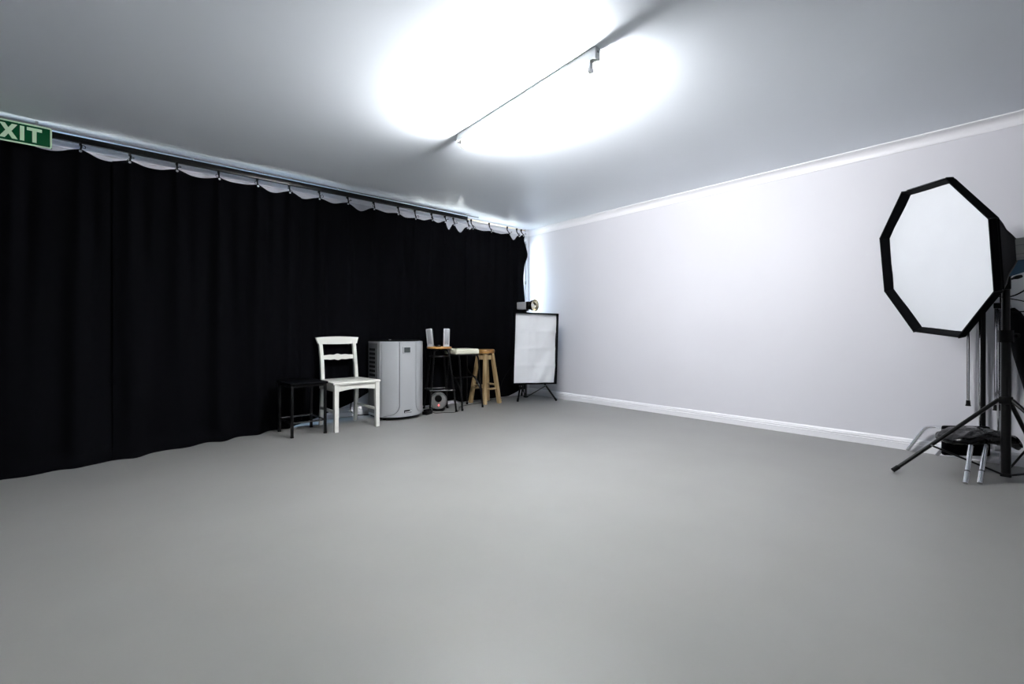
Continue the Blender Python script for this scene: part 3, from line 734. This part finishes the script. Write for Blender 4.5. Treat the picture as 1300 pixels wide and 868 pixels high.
cable('thin dark cable hanging from the rectangular softbox beside the wooden stool', [(4.17, 4.49, .70), (4.02, 4.52, .50), (3.93, 4.57, .36), (3.86, 4.60, .20), (3.84, 4.60, .02), (3.9, 4.62, .006)], .003)
cable('black cable coiled behind the white chair along the skirting', [(2.10, 4.835, .36), (2.02, 4.84, .30), (1.97, 4.85, .18), (1.95, 4.85, .08), (2.0, 4.84, .02), (2.12, 4.82, .006), (2.3, 4.80, .006)], .005)
cable('thin black speaker cable lying across the floor by the subwoofer', [(2.80, 4.60, .006), (2.74, 4.42, .006), (2.84, 4.37, .006), (2.91, 4.31, .006), (3.0, 4.34, .006), (3.08, 4.43, .006), (3.2, 4.58, .006), (3.4, 4.64, .006), (3.62, 4.66, .006), (3.8, 4.74, .006)], .003)
cable('black speaker wire hanging from the pine stool seat', [(2.84, 4.60, .752), (2.80, 4.64, .75), (2.77, 4.67, .68), (2.80, 4.66, .5), (2.84, 4.65, .3), (2.83, 4.66, .06), (2.84, 4.62, .01)], .0028)
pb = thing('power_board', 'black power board on the floor between air conditioner and pine stool', 'power board', (2.648, 4.425, 0))
MB().rbox((2.648, 4.425, .020), (.105, .07, .038), .008, Matrix.Rotation(.4, 3, 'Z')).build('body', 'blackp', pb)
for k in range(3): MB().rbox(Vector((2.648, 4.425, .047)) + Matrix.Rotation(.4, 3, 'Z') @ Vector((-.033 + k * .033, 0, 0)), (.026, .04, .022), .005, Matrix.Rotation(.4, 3, 'Z')).build('plug', 'rubber', pb)

# blind cord by the corner window
bc = thing('blind_cord', 'thin blind cord with small tassel hanging at the bright corner window', 'cord', (4.56, 4.868, 2.2))
MB().cyl((4.56, 4.868, 2.26), (4.56, 4.868, 1.66), .0022, 6).build('cord', 'greystrip', bc)
MB().lathe((4.56, 4.868, 1.665), (0, 0, -1), [(.004, 0), (.009, .015), (.010, .04), (.007, .055)], 10).build('tassel', 'casing', bc)
MB().rbox((4.56, 4.880, 2.262), (.03, .04, .022), .004).build('bracket', 'winframe', bc)

# ------------------------------------------------------------------ folded chrome stands leaning at the wall
def folded(label, x, y, leg_dy, leg_z, black):
    t = thing('folded_stand', label, 'light stand', (x, y, 0), 0, 'folded chrome stands against the white wall')
    MB().cyl((x, y, .0), (x + .012, y, 1.18), .0125, 12).build('column', 'blackm' if black else 'chrome', t)
    MB().cyl((x - .024, y + .016, .10), (x - .014, y + .016, 1.12), .0075, 10).build('inner_rod', 'chrome', t)
    for dy in leg_dy:
        lg = MB().cyl((x - .012, y + dy, leg_z), (x - .002, y + dy, 1.10), .0085, 10).build('leg', 'chrome', t)
        MB().lathe((x - .012, y + dy, leg_z + .03), (0, 0, -1), [(.011, 0), (.0125, .03), (.015, .034), (.015, .04)], 10).build('rubber_foot', 'rubber', lg)
    MB().rbox((x - .004, y + sum(leg_dy) / 2 / len(leg_dy) + .0, 1.10), (.05, abs(leg_dy[0]) + .05, .04), .006).build('collar', 'blackp', t)
    MB().rbox((x - .010, y + .008, .115), (.05, .05, .035), .006).build('collar', 'steel', t)
folded('folded chrome stand with black column behind the octagonal softbox', 4.612, .208, (.075,), .40, True)
folded('folded shiny chrome stand beside the black-column one at the wall', 4.612, .120, (.028, -.03), .385, False)

# black umbrella leaning at the wall
um = thing('folded_umbrella', 'folded black studio umbrella leaning at the wall behind the softbox stand', 'umbrella', (4.36, -.20, 0))
a, b = Vector((4.35, -.20, .015)), Vector((4.57, .075, 1.10))
MB().tube([a.lerp(b, k) for k in (.10, .14, .4, .7, .86, .95, .98)], [.02, .075, .085, .075, .055, .03, .012], 12).build('canopy', 'blackf', um)
MB().tube([a, b], .006, 8).build('shaft', 'steel', um); MB().tube([a, a.lerp(b, .08)], .012, 8).build('handle', 'rubber', um)

# ------------------------------------------------------------------ low chrome chair with black vinyl
Fw, Rt = Vector((.6616, .7498, 0)), Vector((.7498, -.6616, 0))
def cs_(lat, dep, z): return Rt * lat + Fw * dep + Vector((0, 0, z))
lc = thing('folding_chair', 'low folded chair with chrome tube legs and wrinkled black vinyl padding', 'chair', (4.2, .25, 0))
MB().tube(fillet([(4.603, .614, .01), (4.585, .505, .212), (4.50, .415, .232), (4.33, .33, .215)], .05, 7), .0125, 12).build('leg', 'chrome', lc)
MB().tube(fillet([(4.59, .446, .01), (4.50, .36, .16), (4.40, .30, .19), (4.3, .28, .2)], .04, 7), .0125, 12).build('leg', 'chrome', lc)
for ft, tp in (((3.862, .249, .008), (4.045, .237, .205)), ((3.925, .192, .008), (4.126, .176, .207))):
    f, t_ = Vector(ft), Vector(tp); m_ = f.lerp(t_, .6)
    lg = MB().tube([f, t_], .0125, 12).build('leg', 'chrome', lc)
    MB().cyl(f + (m_ - f) * .50, f + (m_ - f) * .53, .0135, 12).build('joint', 'blackp', lg)
for (l0, d0, l1, d1) in ((2.982, 3.155, 3.28, 3.13),):
    A, B = cs_(l0, d0, 0), cs_(l1, d1, 0); dv = (B - A).normalized(); nr = Vector((-dv.y, dv.x, 0))
    MB().rbox((A + B) / 2 + Vector((0, 0, .168)), ((B - A).length, .035, .205), .014, Matrix.Rotation(.0, 3, 'Z') @ Matrix((dv, nr, Vector((0, 0, 1)))).transposed(), 3).build('backrest', 'blackf', lc)
# wrinkled cushion
vs = []; fs = []; NA, NB = 48, 20
for j in range(NB + 1):
    ph = -PI / 2 + PI * j / NB
    for i in range(NA):
        th = 2 * PI * i / NA
        c_, s_ = math.cos(th), math.sin(th); e = .75
        sx = math.copysign(abs(c_) ** e, c_); sy = math.copysign(abs(s_) ** e, s_); cp = math.cos(ph) ** .6 if math.cos(ph) > 1e-6 else 0
        lat, dep = .225 * sx * cp, .145 * sy * cp
        z = .040 * math.copysign(abs(math.sin(ph)) ** .8, math.sin(ph))
        wr = .006 * math.sin(lat * 70 + 5 * math.sin(dep * 40)) * cp + .004 * math.sin(lat * 31 - dep * 90)
        zc_ = .222 + .018 * math.cos(lat * 9) - (0.45 * max(0, lat - .11)) ** 1 * .9 - .05 * max(0, -lat - .12)
        vs.append(cs_(3.075 + lat, 3.005 + dep, zc_ + z + wr))
for j in range(NB):
    for i in range(NA): fs.append((j * NA + i, j * NA + (i + 1) % NA, (j + 1) * NA + (i + 1) % NA, (j + 1) * NA + i))
MB().add(vs, fs).build('seat_pad', 'vinyl', lc, ang=180)
